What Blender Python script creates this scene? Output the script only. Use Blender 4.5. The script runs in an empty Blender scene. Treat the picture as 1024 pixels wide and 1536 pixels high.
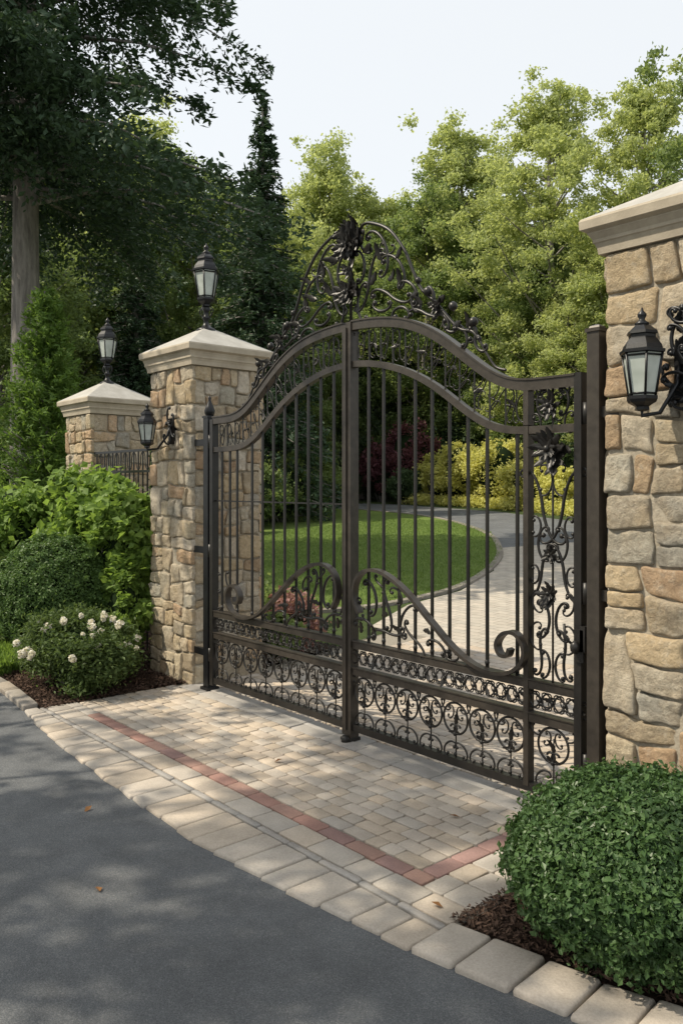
import bpy, math, random
import numpy as np
from mathutils import Vector, noise
random.seed(3)
scene=bpy.context.scene
COL=scene.collection
pi=math.pi
def tz(y): return 0.05*min(max(y-2.0,0.0),40.0)

# ---------------------------------------------------------------- materials
def newmat(name):
    m=bpy.data.materials.new(name); m.use_nodes=True
    nt=m.node_tree; nt.nodes.clear()
    out=nt.nodes.new('ShaderNodeOutputMaterial')
    return m,nt,out
def N(nt,t,**k):
    n=nt.nodes.new(t)
    for a,b in k.items(): setattr(n,a,b)
    return n
def ramp(nt,fac,stops):
    r=N(nt,'ShaderNodeValToRGB'); e=r.color_ramp.elements
    while len(e)<len(stops): e.new(0.5)
    for i,(p,c) in enumerate(stops):
        e[i].position=p; e[i].color=(*c,1)
    nt.links.new(fac,r.inputs[0]); return r.outputs[0]
def mixc(nt,fac,a,b,mode='MIX'):
    m=N(nt,'ShaderNodeMix',data_type='RGBA',blend_type=mode)
    for s,v in ((m.inputs[0],fac),(m.inputs[6],a),(m.inputs[7],b)):
        if isinstance(v,(int,float)): s.default_value=v
        elif isinstance(v,tuple): s.default_value=(*v,1)
        else: nt.links.new(v,s)
    return m.outputs[2]
def noisetex(nt,scale,detail=6,rough=.6,src=None):
    n=N(nt,'ShaderNodeTexNoise'); n.inputs['Scale'].default_value=scale
    n.inputs['Detail'].default_value=detail; n.inputs['Roughness'].default_value=rough
    if src is None:
        g=N(nt,'ShaderNodeNewGeometry'); src=g.outputs['Position']
    nt.links.new(src,n.inputs['Vector']); return n.outputs['Fac']
def finish(nt,out,col,rough=.8,bump=None,bstr=.3,bdist=.01,metal=0,spec=.5):
    p=N(nt,'ShaderNodeBsdfPrincipled')
    if isinstance(col,tuple): p.inputs['Base Color'].default_value=(*col,1)
    else: nt.links.new(col,p.inputs['Base Color'])
    if isinstance(rough,(int,float)): p.inputs['Roughness'].default_value=rough
    else: nt.links.new(rough,p.inputs['Roughness'])
    p.inputs['Metallic'].default_value=metal
    p.inputs['Specular IOR Level'].default_value=spec
    if bump is not None:
        b=N(nt,'ShaderNodeBump'); b.inputs['Strength'].default_value=bstr; b.inputs['Distance'].default_value=bdist
        nt.links.new(bump,b.inputs['Height']); nt.links.new(b.outputs[0],p.inputs['Normal'])
    nt.links.new(p.outputs[0],out.inputs[0]); return p

def leafmat(name,dark,mid,light,transl=.35,rough=.55):
    m,nt,out=newmat(name)
    a=N(nt,'ShaderNodeAttribute',attribute_name='rnd')
    c=ramp(nt,a.outputs['Fac'],[(0,dark),(.5,mid),(1,light)])
    n=noisetex(nt,.9,3)
    c=mixc(nt,n,c,mixc(nt,.6,c,light),'MIX')
    p=N(nt,'ShaderNodeBsdfPrincipled'); nt.links.new(c,p.inputs['Base Color'])
    p.inputs['Roughness'].default_value=rough; p.inputs['Specular IOR Level'].default_value=.3
    if transl<=0: nt.links.new(p.outputs[0],out.inputs[0]); return m
    t=N(nt,'ShaderNodeBsdfTranslucent')
    tc=mixc(nt,.5,c,(light[0]*1.6,light[1]*1.6,light[2]*.9)); nt.links.new(tc,t.inputs[0])
    ms=N(nt,'ShaderNodeMixShader'); ms.inputs[0].default_value=transl
    nt.links.new(p.outputs[0],ms.inputs[1]); nt.links.new(t.outputs[0],ms.inputs[2])
    nt.links.new(ms.outputs[0],out.inputs[0]); return m
L_light=leafmat('leaf_light',(.15,.20,.07),(.30,.36,.145),(.46,.50,.23),.5)  # paler, greyer greens: distance haze put into the leaf colour
L_mid=leafmat('leaf_mid',(.07,.115,.04),(.145,.205,.07),(.24,.305,.115),.45)  # greyed and lightened too, haze carried by the colour
L_dark=leafmat('leaf_dark',(.03,.06,.027),(.062,.105,.047),(.105,.155,.066),.3)  # dark greens raised for the same painted haze
L_pine=leafmat('leaf_pine',(.014,.036,.020),(.034,.066,.035),(.062,.105,.05),.15)
L_thuja=leafmat('leaf_thuja',(.045,.09,.018),(.095,.175,.035),(.16,.25,.055),.4)
L_box=leafmat('leaf_box',(.020,.052,.017),(.046,.097,.032),(.09,.155,.052),.25,.4)
L_boxl=leafmat('leaf_box_light',(.035,.075,.020),(.075,.14,.038),(.13,.21,.06),.3,.45)
L_hyd=leafmat('leaf_hydrangea',(.07,.13,.025),(.145,.235,.05),(.24,.35,.08),.42)
L_yel=leafmat('leaf_yellow',(.30,.31,.07),(.50,.50,.15),(.70,.67,.26),.4)
L_pur=leafmat('leaf_purple',(.05,.02,.03),(.13,.05,.065),(.23,.09,.10),.3)
L_red=leafmat('leaf_redpink',(.10,.05,.04),(.23,.11,.10),(.42,.24,.22),.3)
L_grass=leafmat('leaf_grass',(.075,.13,.028),(.13,.205,.05),(.20,.28,.075),.3)
L_rose=leafmat('leaf_rose',(.035,.062,.018),(.075,.118,.035),(.13,.185,.06),.35)
L_white=leafmat('petal_white',(.62,.58,.50),(.74,.70,.64),(.80,.77,.73),.3)
L_mulch=leafmat('mulch_chip',(.025,.015,.011),(.06,.036,.026),(.13,.08,.055),0,.9)
L_brown=leafmat('dry_leaf',(.12,.05,.02),(.2,.09,.03),(.3,.15,.06),.2)

m,nt,out=newmat('core_dark'); finish(nt,out,(.012,.022,.008),1,spec=.1); M_core=m  # for the hidden ellipsoid added inside shrubs to block light
m,nt,out=newmat('bark')
g=N(nt,'ShaderNodeNewGeometry'); mp=N(nt,'ShaderNodeMapping'); mp.inputs['Scale'].default_value=(1,1,.18)
nt.links.new(g.outputs['Position'],mp.inputs[0]); n=noisetex(nt,9,8,.7,mp.outputs[0])
finish(nt,out,ramp(nt,n,[(.3,(.10,.09,.08)),(.7,(.36,.33,.30))]),.95,n,.8,.04); M_bark=m

def iron(name,col,rough):
    m,nt,out=newmat(name); n=noisetex(nt,18,5)
    c=ramp(nt,n,[(.3,tuple(x*.75 for x in col)),(.7,tuple(x*1.3 for x in col))])
    n2=noisetex(nt,120,3); finish(nt,out,c,rough,n2,.12,.002,.3,.5); return m
M_iron=iron('wrought_iron',(.022,.020,.018),.38)
M_irond=iron('black_iron',(.012,.0125,.014),.36)
M_ironb=iron('arch_iron',(.050,.042,.034),.40)

def attrcol(nt):
    a=N(nt,'ShaderNodeAttribute',attribute_name='col'); return a.outputs['Color']
m,nt,out=newmat('rubble_stone')
c=attrcol(nt); n1=noisetex(nt,6,8,.7); n2=noisetex(nt,34,8,.78); n3=noisetex(nt,2.8,4); n4=noisetex(nt,14,6,.75)
c=mixc(nt,ramp(nt,n1,[(.36,(0,0,0)),(.64,(1,1,1))]),c,mixc(nt,1,c,(.80,.77,.74),'MULTIPLY'))
c=mixc(nt,ramp(nt,n3,[(.5,(0,0,0)),(.72,(.5,.5,.5))]),c,(.50,.37,.22))
c=mixc(nt,ramp(nt,n4,[(.52,(0,0,0)),(.70,(.5,.5,.5))]),c,(.58,.53,.44))
c=mixc(nt,1,c,ramp(nt,n2,[(.3,(.68,.66,.64)),(.62,(1.14,1.14,1.12))]),'MULTIPLY')
mm=N(nt,'ShaderNodeMath',operation='ADD'); nt.links.new(n1,mm.inputs[0]); nt.links.new(n2,mm.inputs[1])
finish(nt,out,c,.9,mm.outputs[0],.85,.03,spec=.25); M_stone=m
m,nt,out=newmat('mortar'); n=noisetex(nt,60,6); finish(nt,out,ramp(nt,n,[(.3,(.26,.225,.17)),(.7,(.42,.37,.29))]),.95,n,.6,.01); M_mortar=m
m,nt,out=newmat('cap_limestone'); n=noisetex(nt,5,8,.7); n2=noisetex(nt,90,4)
c=ramp(nt,n,[(.3,(.31,.265,.20)),(.55,(.42,.365,.28)),(.75,(.47,.42,.34))]); finish(nt,out,c,.85,n2,.3,.004); M_cap=m
m,nt,out=newmat('cap_top'); n=noisetex(nt,6,8,.7)
c=ramp(nt,n,[(.3,(.31,.295,.265)),(.7,(.44,.425,.39))]); finish(nt,out,c,.8,noisetex(nt,80,4),.2,.004); M_captop=m
m,nt,out=newmat('frosted_glass'); p=finish(nt,out,ramp(nt,noisetex(nt,7,2),[(.3,(.36,.40,.36)),(.7,(.55,.59,.55))]),.18,spec=.7); M_glass=m
m,nt,out=newmat('paver')
c=attrcol(nt); n1=noisetex(nt,6,6,.6); n2=noisetex(nt,90,6,.8); n3=noisetex(nt,1.1,4)
c=mixc(nt,1,c,ramp(nt,n1,[(.3,(.88,.87,.86)),(.7,(1.10,1.10,1.10))]),'MULTIPLY')
c=mixc(nt,1,c,ramp(nt,n2,[(.3,(.78,.78,.78)),(.65,(1.12,1.12,1.12))]),'MULTIPLY')
c=mixc(nt,1,c,ramp(nt,n3,[(.35,(.88,.88,.89)),(.6,(1.05,1.05,1.05))]),'MULTIPLY')
finish(nt,out,c,.9,n2,.5,.006,spec=.3); M_paver=m
m,nt,out=newmat('joint_sand'); n=noisetex(nt,80,5); finish(nt,out,ramp(nt,n,[(.3,(.19,.17,.14)),(.7,(.31,.28,.23))]),1,n,.6,.008); M_joint=m
m,nt,out=newmat('asphalt')
n1=noisetex(nt,200,5,.85); n2=noisetex(nt,1.1,5,.6); n3=noisetex(nt,70,6,.75); n4=noisetex(nt,5,6,.7)
v=N(nt,'ShaderNodeTexVoronoi'); v.inputs['Scale'].default_value=190; g=N(nt,'ShaderNodeNewGeometry'); nt.links.new(g.outputs['Position'],v.inputs['Vector'])
c=ramp(nt,n1,[(.38,(.062,.066,.072)),(.60,(.165,.172,.18))])
c=mixc(nt,ramp(nt,v.outputs['Color'],[(.6,(0,0,0)),(1,(.5,.5,.5))]),c,(.27,.27,.27))
c=mixc(nt,1,c,ramp(nt,n2,[(.3,(.80,.80,.80)),(.7,(1.2,1.2,1.18))]),'MULTIPLY')
c=mixc(nt,1,c,ramp(nt,n4,[(.3,(.86,.86,.86)),(.7,(1.12,1.12,1.12))]),'MULTIPLY')
finish(nt,out,c,.85,n3,.9,.012,spec=.35); M_asph=m
m,nt,out=newmat('drive_paver')
g=N(nt,'ShaderNodeNewGeometry'); b=N(nt,'ShaderNodeTexBrick'); nt.links.new(g.outputs['Position'],b.inputs['Vector'])
b.inputs['Scale'].default_value=1; b.inputs['Brick Width'].default_value=.22; b.inputs['Row Height'].default_value=.14; b.inputs['Mortar Size'].default_value=.006
b.inputs['Color1'].default_value=(.45,.40,.335,1); b.inputs['Color2'].default_value=(.38,.35,.30,1); b.inputs['Mortar'].default_value=(.22,.20,.17,1)
c=mixc(nt,1,b.outputs['Color'],ramp(nt,noisetex(nt,5,6),[(.3,(.8,.8,.8)),(.7,(1.15,1.15,1.15))]),'MULTIPLY'); finish(nt,out,c,.9,noisetex(nt,70,4),.4,.008,spec=.3); M_drive=m
m,nt,out=newmat('lawn'); n=noisetex(nt,35,6,.8); n2=noisetex(nt,.8,4)
c=ramp(nt,n,[(.3,(.075,.12,.028)),(.7,(.155,.22,.06))]); c=mixc(nt,1,c,ramp(nt,n2,[(.3,(.85,.85,.8)),(.7,(1.2,1.15,1)) ]),'MULTIPLY'); finish(nt,out,c,.95,n,.8,.03,spec=.2); M_lawn=m
m,nt,out=newmat('mulch'); n=noisetex(nt,45,8,.8); finish(nt,out,ramp(nt,n,[(.3,(.018,.012,.009)),(.7,(.08,.05,.035))]),1,n,1,.03,spec=.2); M_mulch=m
m,nt,out=newmat('earth'); n=noisetex(nt,1.5,8,.7); finish(nt,out,ramp(nt,n,[(.3,(.025,.035,.012)),(.7,(.06,.09,.025))]),1,n,1,.05,spec=.2); M_earth=m

# ---------------------------------------------------------------- mesh helpers
class MB:
    def __init__(s): s.v=[];s.f=[];s.m=[];s.c=[];s.sm=[]
    def add(s,vs,fs,mat=0,col=(1,1,1),smooth=False):
        o=len(s.v); s.v.extend(vs)
        for f in fs:
            s.f.append([i+o for i in f]); s.m.append(mat); s.c.append(col); s.sm.append(smooth)
    def box(s,x0,x1,y0,y1,z0,z1,mat=0,col=(1,1,1)):
        s.add([(x0,y0,z0),(x1,y0,z0),(x1,y1,z0),(x0,y1,z0),(x0,y0,z1),(x1,y0,z1),(x1,y1,z1),(x0,y1,z1)],
              [(0,3,2,1),(4,5,6,7),(0,1,5,4),(1,2,6,5),(2,3,7,6),(3,0,4,7)],mat,col)
    def rings(s,rings,mat=0,col=(1,1,1),smooth=True,capb=True,capt=True):
        n=len(rings[0]); vs=[p for r in rings for p in r]; fs=[]
        for i in range(len(rings)-1):
            for j in range(n):
                k=(j+1)%n; fs.append((i*n+j,i*n+k,(i+1)*n+k,(i+1)*n+j))
        if capb: fs.append(tuple(range(n-1,-1,-1)))
        if capt: fs.append(tuple((len(rings)-1)*n+j for j in range(n)))
        s.add(vs,fs,mat,col,smooth)
    def lathe(s,cx,cy,prof,seg=16,mat=0,rot=0,smooth=True):
        s.rings([[(cx+r*math.cos(rot+2*pi*j/seg),cy+r*math.sin(rot+2*pi*j/seg),z) for j in range(seg)] for r,z in prof],mat,smooth=smooth)
    def tube(s,pts,rad,seg=6,mat=0):
        pts=[Vector(p) for p in pts]; R=[]
        n=len(pts); 
        if not hasattr(rad,'__len__'): rad=[rad]*n
        up=Vector((0,1,0))
        for i,p in enumerate(pts):
            t=(pts[min(i+1,n-1)]-pts[max(i-1,0)])
            if t.length<1e-9: t=Vector((0,0,1))
            t.normalize(); u=up if abs(t.dot(up))<.95 else Vector((1,0,0))
            a=t.cross(u).normalized(); b=t.cross(a)
            R.append([tuple(p+(a*math.cos(2*pi*j/seg)+b*math.sin(2*pi*j/seg))*rad[i]) for j in range(seg)])
        s.rings(R,mat)
    def flat(s,pts,w,d,mat=0,y=0.0):
        P=[Vector((p[0],0,p[1])) for p in pts]; R=[]; n=len(P)
        for i,p in enumerate(P):
            t=(P[min(i+1,n-1)]-P[max(i-1,0)]).normalized(); nn=Vector((-t.z,0,t.x))
            R.append([(p.x+nn.x*a*w/2,y+b*d/2,p.z+nn.z*a*w/2) for a,b in ((1,-1),(1,1),(-1,1),(-1,-1))])
        s.rings(R,mat,smooth=False)
    def obj(s,name,mats,loc=(0,0,0)):
        me=bpy.data.meshes.new(name); me.from_pydata(s.v,[],s.f)
        me.polygons.foreach_set('material_index',s.m); me.polygons.foreach_set('use_smooth',s.sm)
        a=me.attributes.new('col','FLOAT_COLOR','FACE'); a.data.foreach_set('color',np.array([(*c,1) for c in s.c],dtype=np.float32).ravel())
        for m in mats: me.materials.append(m)
        me.update(); o=bpy.data.objects.new(name,me); o.location=loc; COL.objects.link(o); return o

class QB:
    def __init__(s): s.v=[];s.q=[];s.m=[];s.r=[];s.n=0;s.sm=[]
    def add(s,v,q,mat,rnd,smooth=False):
        s.v.append(v); s.q.append(q+s.n); s.n+=len(v); s.m.append(np.full(len(q),mat,dtype=np.int32)); s.r.append(rnd); s.sm.append(np.full(len(q),smooth))
    def mesh(s,name,mats):
        v=np.concatenate(s.v).astype(np.float32); q=np.concatenate(s.q).astype(np.int32)
        me=bpy.data.meshes.new(name); me.vertices.add(len(v)); me.vertices.foreach_set('co',v.ravel())
        me.loops.add(q.size); me.loops.foreach_set('vertex_index',q.ravel())
        me.polygons.add(len(q)); me.polygons.foreach_set('loop_start',np.arange(0,q.size,4,dtype=np.int32))
        me.polygons.foreach_set('material_index',np.concatenate(s.m)); me.polygons.foreach_set('use_smooth',np.concatenate(s.sm))
        me.update(calc_edges=True)
        a=me.attributes.new('rnd','FLOAT','FACE'); a.data.foreach_set('value',np.concatenate(s.r).astype(np.float32))
        for m in mats: me.materials.append(m)
        return me
def put(name,me,loc=(0,0,0),rz=0,sc=(1,1,1),mats=None):
    o=bpy.data.objects.new(name,me); o.location=loc; o.rotation_euler=(0,0,rz); o.scale=sc; COL.objects.link(o)
    if mats:
        for i,m in enumerate(mats):
            if m is not None: o.material_slots[i].link='OBJECT'; o.material_slots[i].material=m
    return o
def nrm(a): return a/np.maximum(np.linalg.norm(a,axis=1,keepdims=True),1e-9)
def leaves(qb,rng,pos,nor,size,aspect=.55,fold=.12,mat=0,tang=None,rnd=None):
    n=len(pos); nor=nrm(nor)
    if tang is None: tang=rng.normal(size=(n,3))
    t=nrm(tang-nor*np.sum(tang*nor,axis=1,keepdims=True)); b=np.cross(nor,t)
    l=(size*np.ones(n))[:,None]
    v=np.stack([pos-t*l*.5,pos+b*l*aspect*.5+nor*l*fold,pos+t*l*.5,pos-b*l*aspect*.5+nor*l*fold],axis=1).reshape(-1,3)
    if rnd is None: rnd=rng.random(n)
    qb.add(v,np.arange(4*n).reshape(n,4),mat,rnd)
def qtube(qb,pts,rad,seg,mat):
    pts=np.array(pts,float); n=len(pts); R=[]
    for i in range(n):
        t=pts[min(i+1,n-1)]-pts[max(i-1,0)]; t=t/(np.linalg.norm(t)+1e-9)
        u=np.array([1,0,0.]) if abs(t[0])<.8 else np.array([0,1,0.])
        a=np.cross(t,u);a/=np.linalg.norm(a);b=np.cross(t,a)
        th=np.arange(seg)*2*pi/seg; R.append(pts[i]+rad[i]*(np.cos(th)[:,None]*a+np.sin(th)[:,None]*b))
    v=np.concatenate(R); q=[]
    for i in range(n-1):
        for j in range(seg):
            k=(j+1)%seg; q.append((i*seg+j,i*seg+k,(i+1)*seg+k,(i+1)*seg+j))
    qb.add(v,np.array(q),mat,np.full(len(q),.5),True)
def clumpleaves(qb,rng,C,Rr,n,leaf,mat=0,up=.35,aspect=.6,flat=.8,gauss=False):
    w=Rr**2; idx=rng.choice(len(C),n,p=w/w.sum())
    d=nrm(rng.normal(size=(n,3))); rr=Rr[idx]*(rng.random(n)**.45)
    off=d*rr[:,None] if not gauss else rng.normal(size=(n,3))*Rr[idx][:,None]*.6
    pos=C[idx]+off*np.array([1,1,flat])
    nor=d*.4+rng.normal(size=(n,3))*.55+np.array([0,0,up])
    cb=rng.random(len(C))
    leaves(qb,rng,pos,nor,leaf*(.6+.8*rng.random(n)),aspect,.1,mat,rnd=np.clip(.55*rng.random(n)+.45*cb[idx],0,1))

def deciduous(name,seed,H,R,base,nl_,nl,leaf,tr=.28,cr=(.07,.14),sub=7,pw=.8,sp=.15):
    rng=np.random.default_rng(seed); qb=QB()
    k=9; zz=np.linspace(0,H*.9,k); wob=np.cumsum(rng.normal(0,.12,(k,2)),axis=0)*H/18; wob[0]=0
    qtube(qb,np.c_[wob,zz],tr*(1-zz/H)**.8+.02,8,1)
    C=[];Rr=[]
    for i in range(nl_):
        t=(i+rng.random())/nl_; z=base+(H-base)*t
        env=R*max(.10,math.sin(pi*min(1,(t*.92+.08))**pw))**.8
        a=i*2.4+rng.normal()*.5; r=env*rng.uniform(.55,1.08)
        tx,ty=np.interp(z,zz,wob[:,0]),np.interp(z,zz,wob[:,1])
        e=np.array([r*math.cos(a)+tx,r*math.sin(a)+ty,z])
        zb=max(base*.6,z-r*rng.uniform(.6,1.2)); zb=min(zb,H*.85)
        p0=np.array([np.interp(zb,zz,wob[:,0]),np.interp(zb,zz,wob[:,1]),zb]); mid=p0*.45+e*.55+np.array([0,0,-.06*R*rng.random()])
        qtube(qb,[p0,mid,e],[tr*.26*(1-zb/H)+.02,tr*.14,.01],5,1)
        for j in range(sub):
            u=rng.uniform(.45,1.08); c=p0+(e-p0)*u+rng.normal(size=3)*R*sp*np.array([1,1,.6])
            C.append(c); Rr.append(R*rng.uniform(*cr)*(1-.25*t))
    clumpleaves(qb,rng,np.array(C),np.array(Rr),nl,leaf,gauss=True,flat=.7)
    return qb.mesh(name,[L_mid,M_bark])
def conifer(name,seed,H,R,base,nb,per,leaf,tr=.25,droop=.25,pw=1.0,asp=.28,mats=None,spread=.22,thick=.09,tilt=-.25):
    rng=np.random.default_rng(seed); qb=QB()
    zz=np.linspace(0,H,9); qtube(qb,np.c_[np.zeros((9,2)),zz],tr*(1-zz/H)**.7+.015,10,1)
    P=[];T=[];B=[]
    for i in range(nb):
        t=rng.random()**1.0; z=base+(H-base)*t
        L=R*((1-t)**pw)*rng.uniform(.6,1.12)+.12; a=rng.random()*2*pi
        d=np.array([math.cos(a),math.sin(a),0]); side=np.array([-d[1],d[0],0])
        ri=rng.uniform(.0,.18)
        s=np.linspace(0,1,5); pts=[np.array([0,0,z])+d*L*x+np.array([0,0,ri*L*x-droop*L*x*x]) for x in s]
        if L>.8: qtube(qb,pts,tr*.16*(1-s)+.008,4,1)
        n=max(8,int(per*(L/R)))
        u=rng.random(n)**.75; off=(rng.random(n)*2-1)*spread*L*(1.15-u)
        if per>350:
            cc=np.linspace(.12,1,14)+rng.normal(0,.02,14); ci=rng.integers(0,14,n); sg=rng.integers(0,2,n)*2-1
            u=np.clip(cc[ci]+rng.normal(0,.022,n),.03,1.03); off=sg*rng.random(n)*spread*L*(1.15-u)
            u=u+np.abs(off)/L*.45
        pos=np.array([0,0,z])+np.outer(u*L,d)+np.outer(off,side)+np.c_[np.zeros((n,2)),ri*L*u-droop*L*u*u-np.abs(off)*.4+rng.normal(0,thick,n)*L**.5]
        P.append(pos); tt=np.outer(np.ones(n),d)+np.outer(np.sign(off)*.9,side)+rng.normal(0,.45,(n,3))+np.array([0,0,tilt]); T.append(tt); B.append(np.full(n,rng.random()))
    P=np.concatenate(P);T=np.concatenate(T);B=np.concatenate(B); n=len(P)
    nor=rng.normal(size=(n,3))*.6+np.array([0,0,.7])
    leaves(qb,rng,P,nor,leaf*(.6+.8*rng.random(n)),asp,.05,0,tang=T,rnd=np.clip(.5*rng.random(n)+.5*B,0,1))
    return qb.mesh(name,mats or [L_pine,M_bark])
def lumpf(rng,d,k=6,f=3.0):
    o=np.zeros(len(d))
    for i in range(k):
        w=rng.normal(size=3)*f; o+=np.sin(d@w+rng.random()*6.28)
    return o/k**.5
def sphereq(qb,rx,ry,cz,rz,mat):
    a=16;b=9;v=[];q=[]
    for i in range(b+1):
        ph=-pi/2+pi*i/b
        for j in range(a):
            th=2*pi*j/a; v.append((rx*math.cos(ph)*math.cos(th),ry*math.cos(ph)*math.sin(th),max(.01,cz+rz*math.sin(ph))))
    for i in range(b):
        for j in range(a): q.append((i*a+j,i*a+(j+1)%a,(i+1)*a+(j+1)%a,(i+1)*a+j))
    qb.add(np.array(v),np.array(q),mat,np.full(len(q),.2),True)
def addflowers(qb,rng,flowers,fs=.034):
    for (fx,fy,fz) in flowers:
        k_=rng.uniform(.6,1.15)
        m_=46; dd=nrm(rng.normal(size=(m_,3))); rr=rng.uniform(.2,1,m_)[:,None]*fs*.95*k_
        leaves(qb,rng,np.array([fx,fy,fz])+dd*rr,dd+rng.normal(size=(m_,3))*.3,fs*k_,.8,.25,2)
def shrub(name,loc,rx,ry,z0,z1,n,leaf,mat,seed,lump=.06,depth=.14,f=3.0,aspect=.6,core=.8,outw=.7,sprigs=0):
    rng=np.random.default_rng(seed); qb=QB()
    d=nrm(rng.normal(size=(n,3))); lf=lumpf(rng,d,7,f)+.5*lumpf(rng,d,7,f*3)
    r=1+lump*lf-depth*np.abs(rng.normal(size=n))**1.3
    if sprigs:
        sd=nrm(rng.normal(size=(sprigs,3))); k=n//4; j=rng.integers(0,sprigs,k)
        d[:k]=nrm(sd[j]+rng.normal(size=(k,3))*.035); r[:k]=1+lump*lf[:k]+rng.uniform(-.03,.07,k)
    cz=(z0+z1)/2; rz=(z1-z0)/2
    pos=d*r[:,None]*np.array([rx,ry,rz])+np.array([0,0,cz]); k=pos[:,2]>.015; pos=pos[k];d=d[k];lf=lf[k]
    nor=d*outw+rng.normal(size=pos.shape)*.55+np.array([0,0,.2])
    leaves(qb,rng,pos,nor,leaf*(.5+.8*rng.random(len(pos))),aspect,.12,0,rnd=np.clip(.75*rng.random(len(pos))+.12+.12*lf,0,1))
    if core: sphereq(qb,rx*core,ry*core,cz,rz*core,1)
    me=qb.mesh(name,[mat,M_core,L_white,M_bark]); return put(name,me,loc)
def openshrub(name,loc,rx,ry,z1,nc,n,leaf,mat,seed,aspect=.7,core=True,cr=(.2,.34),flowers=None,shell=.78):
    rng=np.random.default_rng(seed); qb=QB()
    C=[];Rr=[]
    for i in range(nc):
        dd=nrm(rng.normal(size=(1,3)))[0]; s=rng.random()**.4*shell
        C.append((dd[0]*rx*s,dd[1]*ry*s,max(.1,z1*.5+dd[2]*z1*.48*s))); Rr.append(rng.uniform(*cr)*min(rx,z1))
    C=np.array(C);Rr=np.array(Rr); clumpleaves(qb,rng,C,Rr,n,leaf,0,.5,aspect,.85,gauss=True)
    v=qb.v[-1]; v[:,2]=np.maximum(v[:,2],.01)
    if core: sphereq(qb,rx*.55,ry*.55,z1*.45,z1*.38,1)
    for c in C[::3]: qtube(qb,[(c[0]*.2,c[1]*.2,0),tuple(c)],[.02,.006],4,3)
    if flowers: addflowers(qb,rng,flowers)
    me=qb.mesh(name,[mat,M_core,L_white,M_bark]); return put(name,me,loc)

# ---------------------------------------------------------------- ground sheets
import bmesh
def sheet(name,pts,off,mat):
    bm=bmesh.new(); bm.faces.new([bm.verts.new((x,y,0)) for x,y in pts])
    bmesh.ops.triangulate(bm,faces=bm.faces[:])
    for yc in (2.0,42.0):
        bmesh.ops.bisect_plane(bm,geom=bm.verts[:]+bm.edges[:]+bm.faces[:],plane_co=(0,yc,0),plane_no=(0,1,0))
    for v in bm.verts: v.co.z=tz(v.co.y)+off
    bm.normal_update()
    for f in bm.faces:
        if f.normal.z<0: f.normal_flip()
    me=bpy.data.meshes.new(name); bm.to_mesh(me); bm.free(); me.materials.append(mat)
    o=bpy.data.objects.new(name,me); COL.objects.link(o); return o
sheet('ground',[(-600,-600),(600,-600),(600,600),(-600,600)],0,M_earth)
EX=[-8,-3,-1.3,-.5,0,.7,1.4,2.1,2.74,3.3,3.73,4.17,4.83,5.6,6.5,8]
EY=[-1.42,-1.42,-1.45,-1.52,-1.60,-1.67,-1.71,-1.745,-1.755,-1.72,-1.67,-1.62,-1.5,-1.28,-.95,-.3]
ye=lambda x: float(np.interp(x,EX,EY))
sheet('asphalt_road',[(-60,-30),(40,-30),(40,-.3)]+[(x,y+.06) for x,y in zip(EX[::-1],EY[::-1])]+[(-60,-1.4)],.004,M_asph)
sheet('mulch_bed',[(-9,-1.40),(-.36,-1.40),(-.36,2.2),(-9,2.2)],.006,M_mulch)
sheet('mulch_bed',[(4.13,-1.33),(4.85,-1.22),(5.6,-1.0),(6.5,-.68),(8,0),(8,2),(4.13,2)],.006,M_mulch)
sheet('paving_base',[(-.4,-1.52)]+[(x,ye(x)+.03) for x in EX if -.4<x<4.1]+[(4.15,-1.6),(4.15,0),(4.3,3.3),(-.9,3.3),(-.4,.6)],.009,M_joint)
drive_out=[(4.35,3.2),(4.3,5),(3,8.4),(0,12),(-3.5,15.2),(-7.3,17.5),(-12.8,20.3),(-19.7,22.2),(-27,22.6)]
sheet('driveway',[(4.35,3.2),(4.3,5),(3,8.4),(0,12),(-3.5,15.2),(-5.6,10.6),(-3.2,8.1),(-2.2,6),(-2,4.6),(-1.3,3.2)],.012,M_drive)
sheet('driveway',[(-3.5,15.2)]+drive_out[5:]+[(-27,18.2),(-19,17.6),(-13,16.4),(-7.3,12.5),(-5.6,10.6)],.010,M_asph)
lawn=[(-5,1.6),(-3.2,2.6),(-2.3,3.9),(-2.2,4.9),(-2.35,6.2),(-3.45,8.4),(-4.9,10.5),(-7.8,13.7),(-13.5,17.6),(-19.1,19.1),(-25,19),(-25,2)]
sheet('lawn',lawn,.03,M_lawn)
mb=MB()
def smoothpoly(P,it=2):
    for _ in range(it):
        Q=[P[0]]
        for a,b in zip(P,P[1:]): Q+= [(a[0]*.75+b[0]*.25,a[1]*.75+b[1]*.25),(a[0]*.25+b[0]*.75,a[1]*.25+b[1]*.75)]
        P=Q+[P[-1]]
    return P
ed=smoothpoly(lawn[:10],2)
for a,b in zip(ed,ed[1:]):
    L=math.hypot(b[0]-a[0],b[1]-a[1]); n=max(1,int(L/.35))
    dx,dy=(b[0]-a[0])/L,(b[1]-a[1])/L
    for i in range(n):
        s0=L*i/n+.008; s1=L*(i+1)/n-.008
        pp=[(a[0]+dx*s-dy*w,a[1]+dy*s+dx*w) for s,w in ((s0,-.07),(s1,-.07),(s1,.07),(s0,.07))]
        g=random.uniform(.20,.28); vs=[(p[0],p[1],tz(p[1])+.0) for p in pp]+[(p[0],p[1],tz(p[1])+.05) for p in pp]
        mb.add(vs,[(4,5,6,7),(0,1,5,4),(1,2,6,5),(2,3,7,6),(3,0,4,7)],0,(g,g*.9,g*.75))
mb.obj('lawn_edging',[M_paver])
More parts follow.
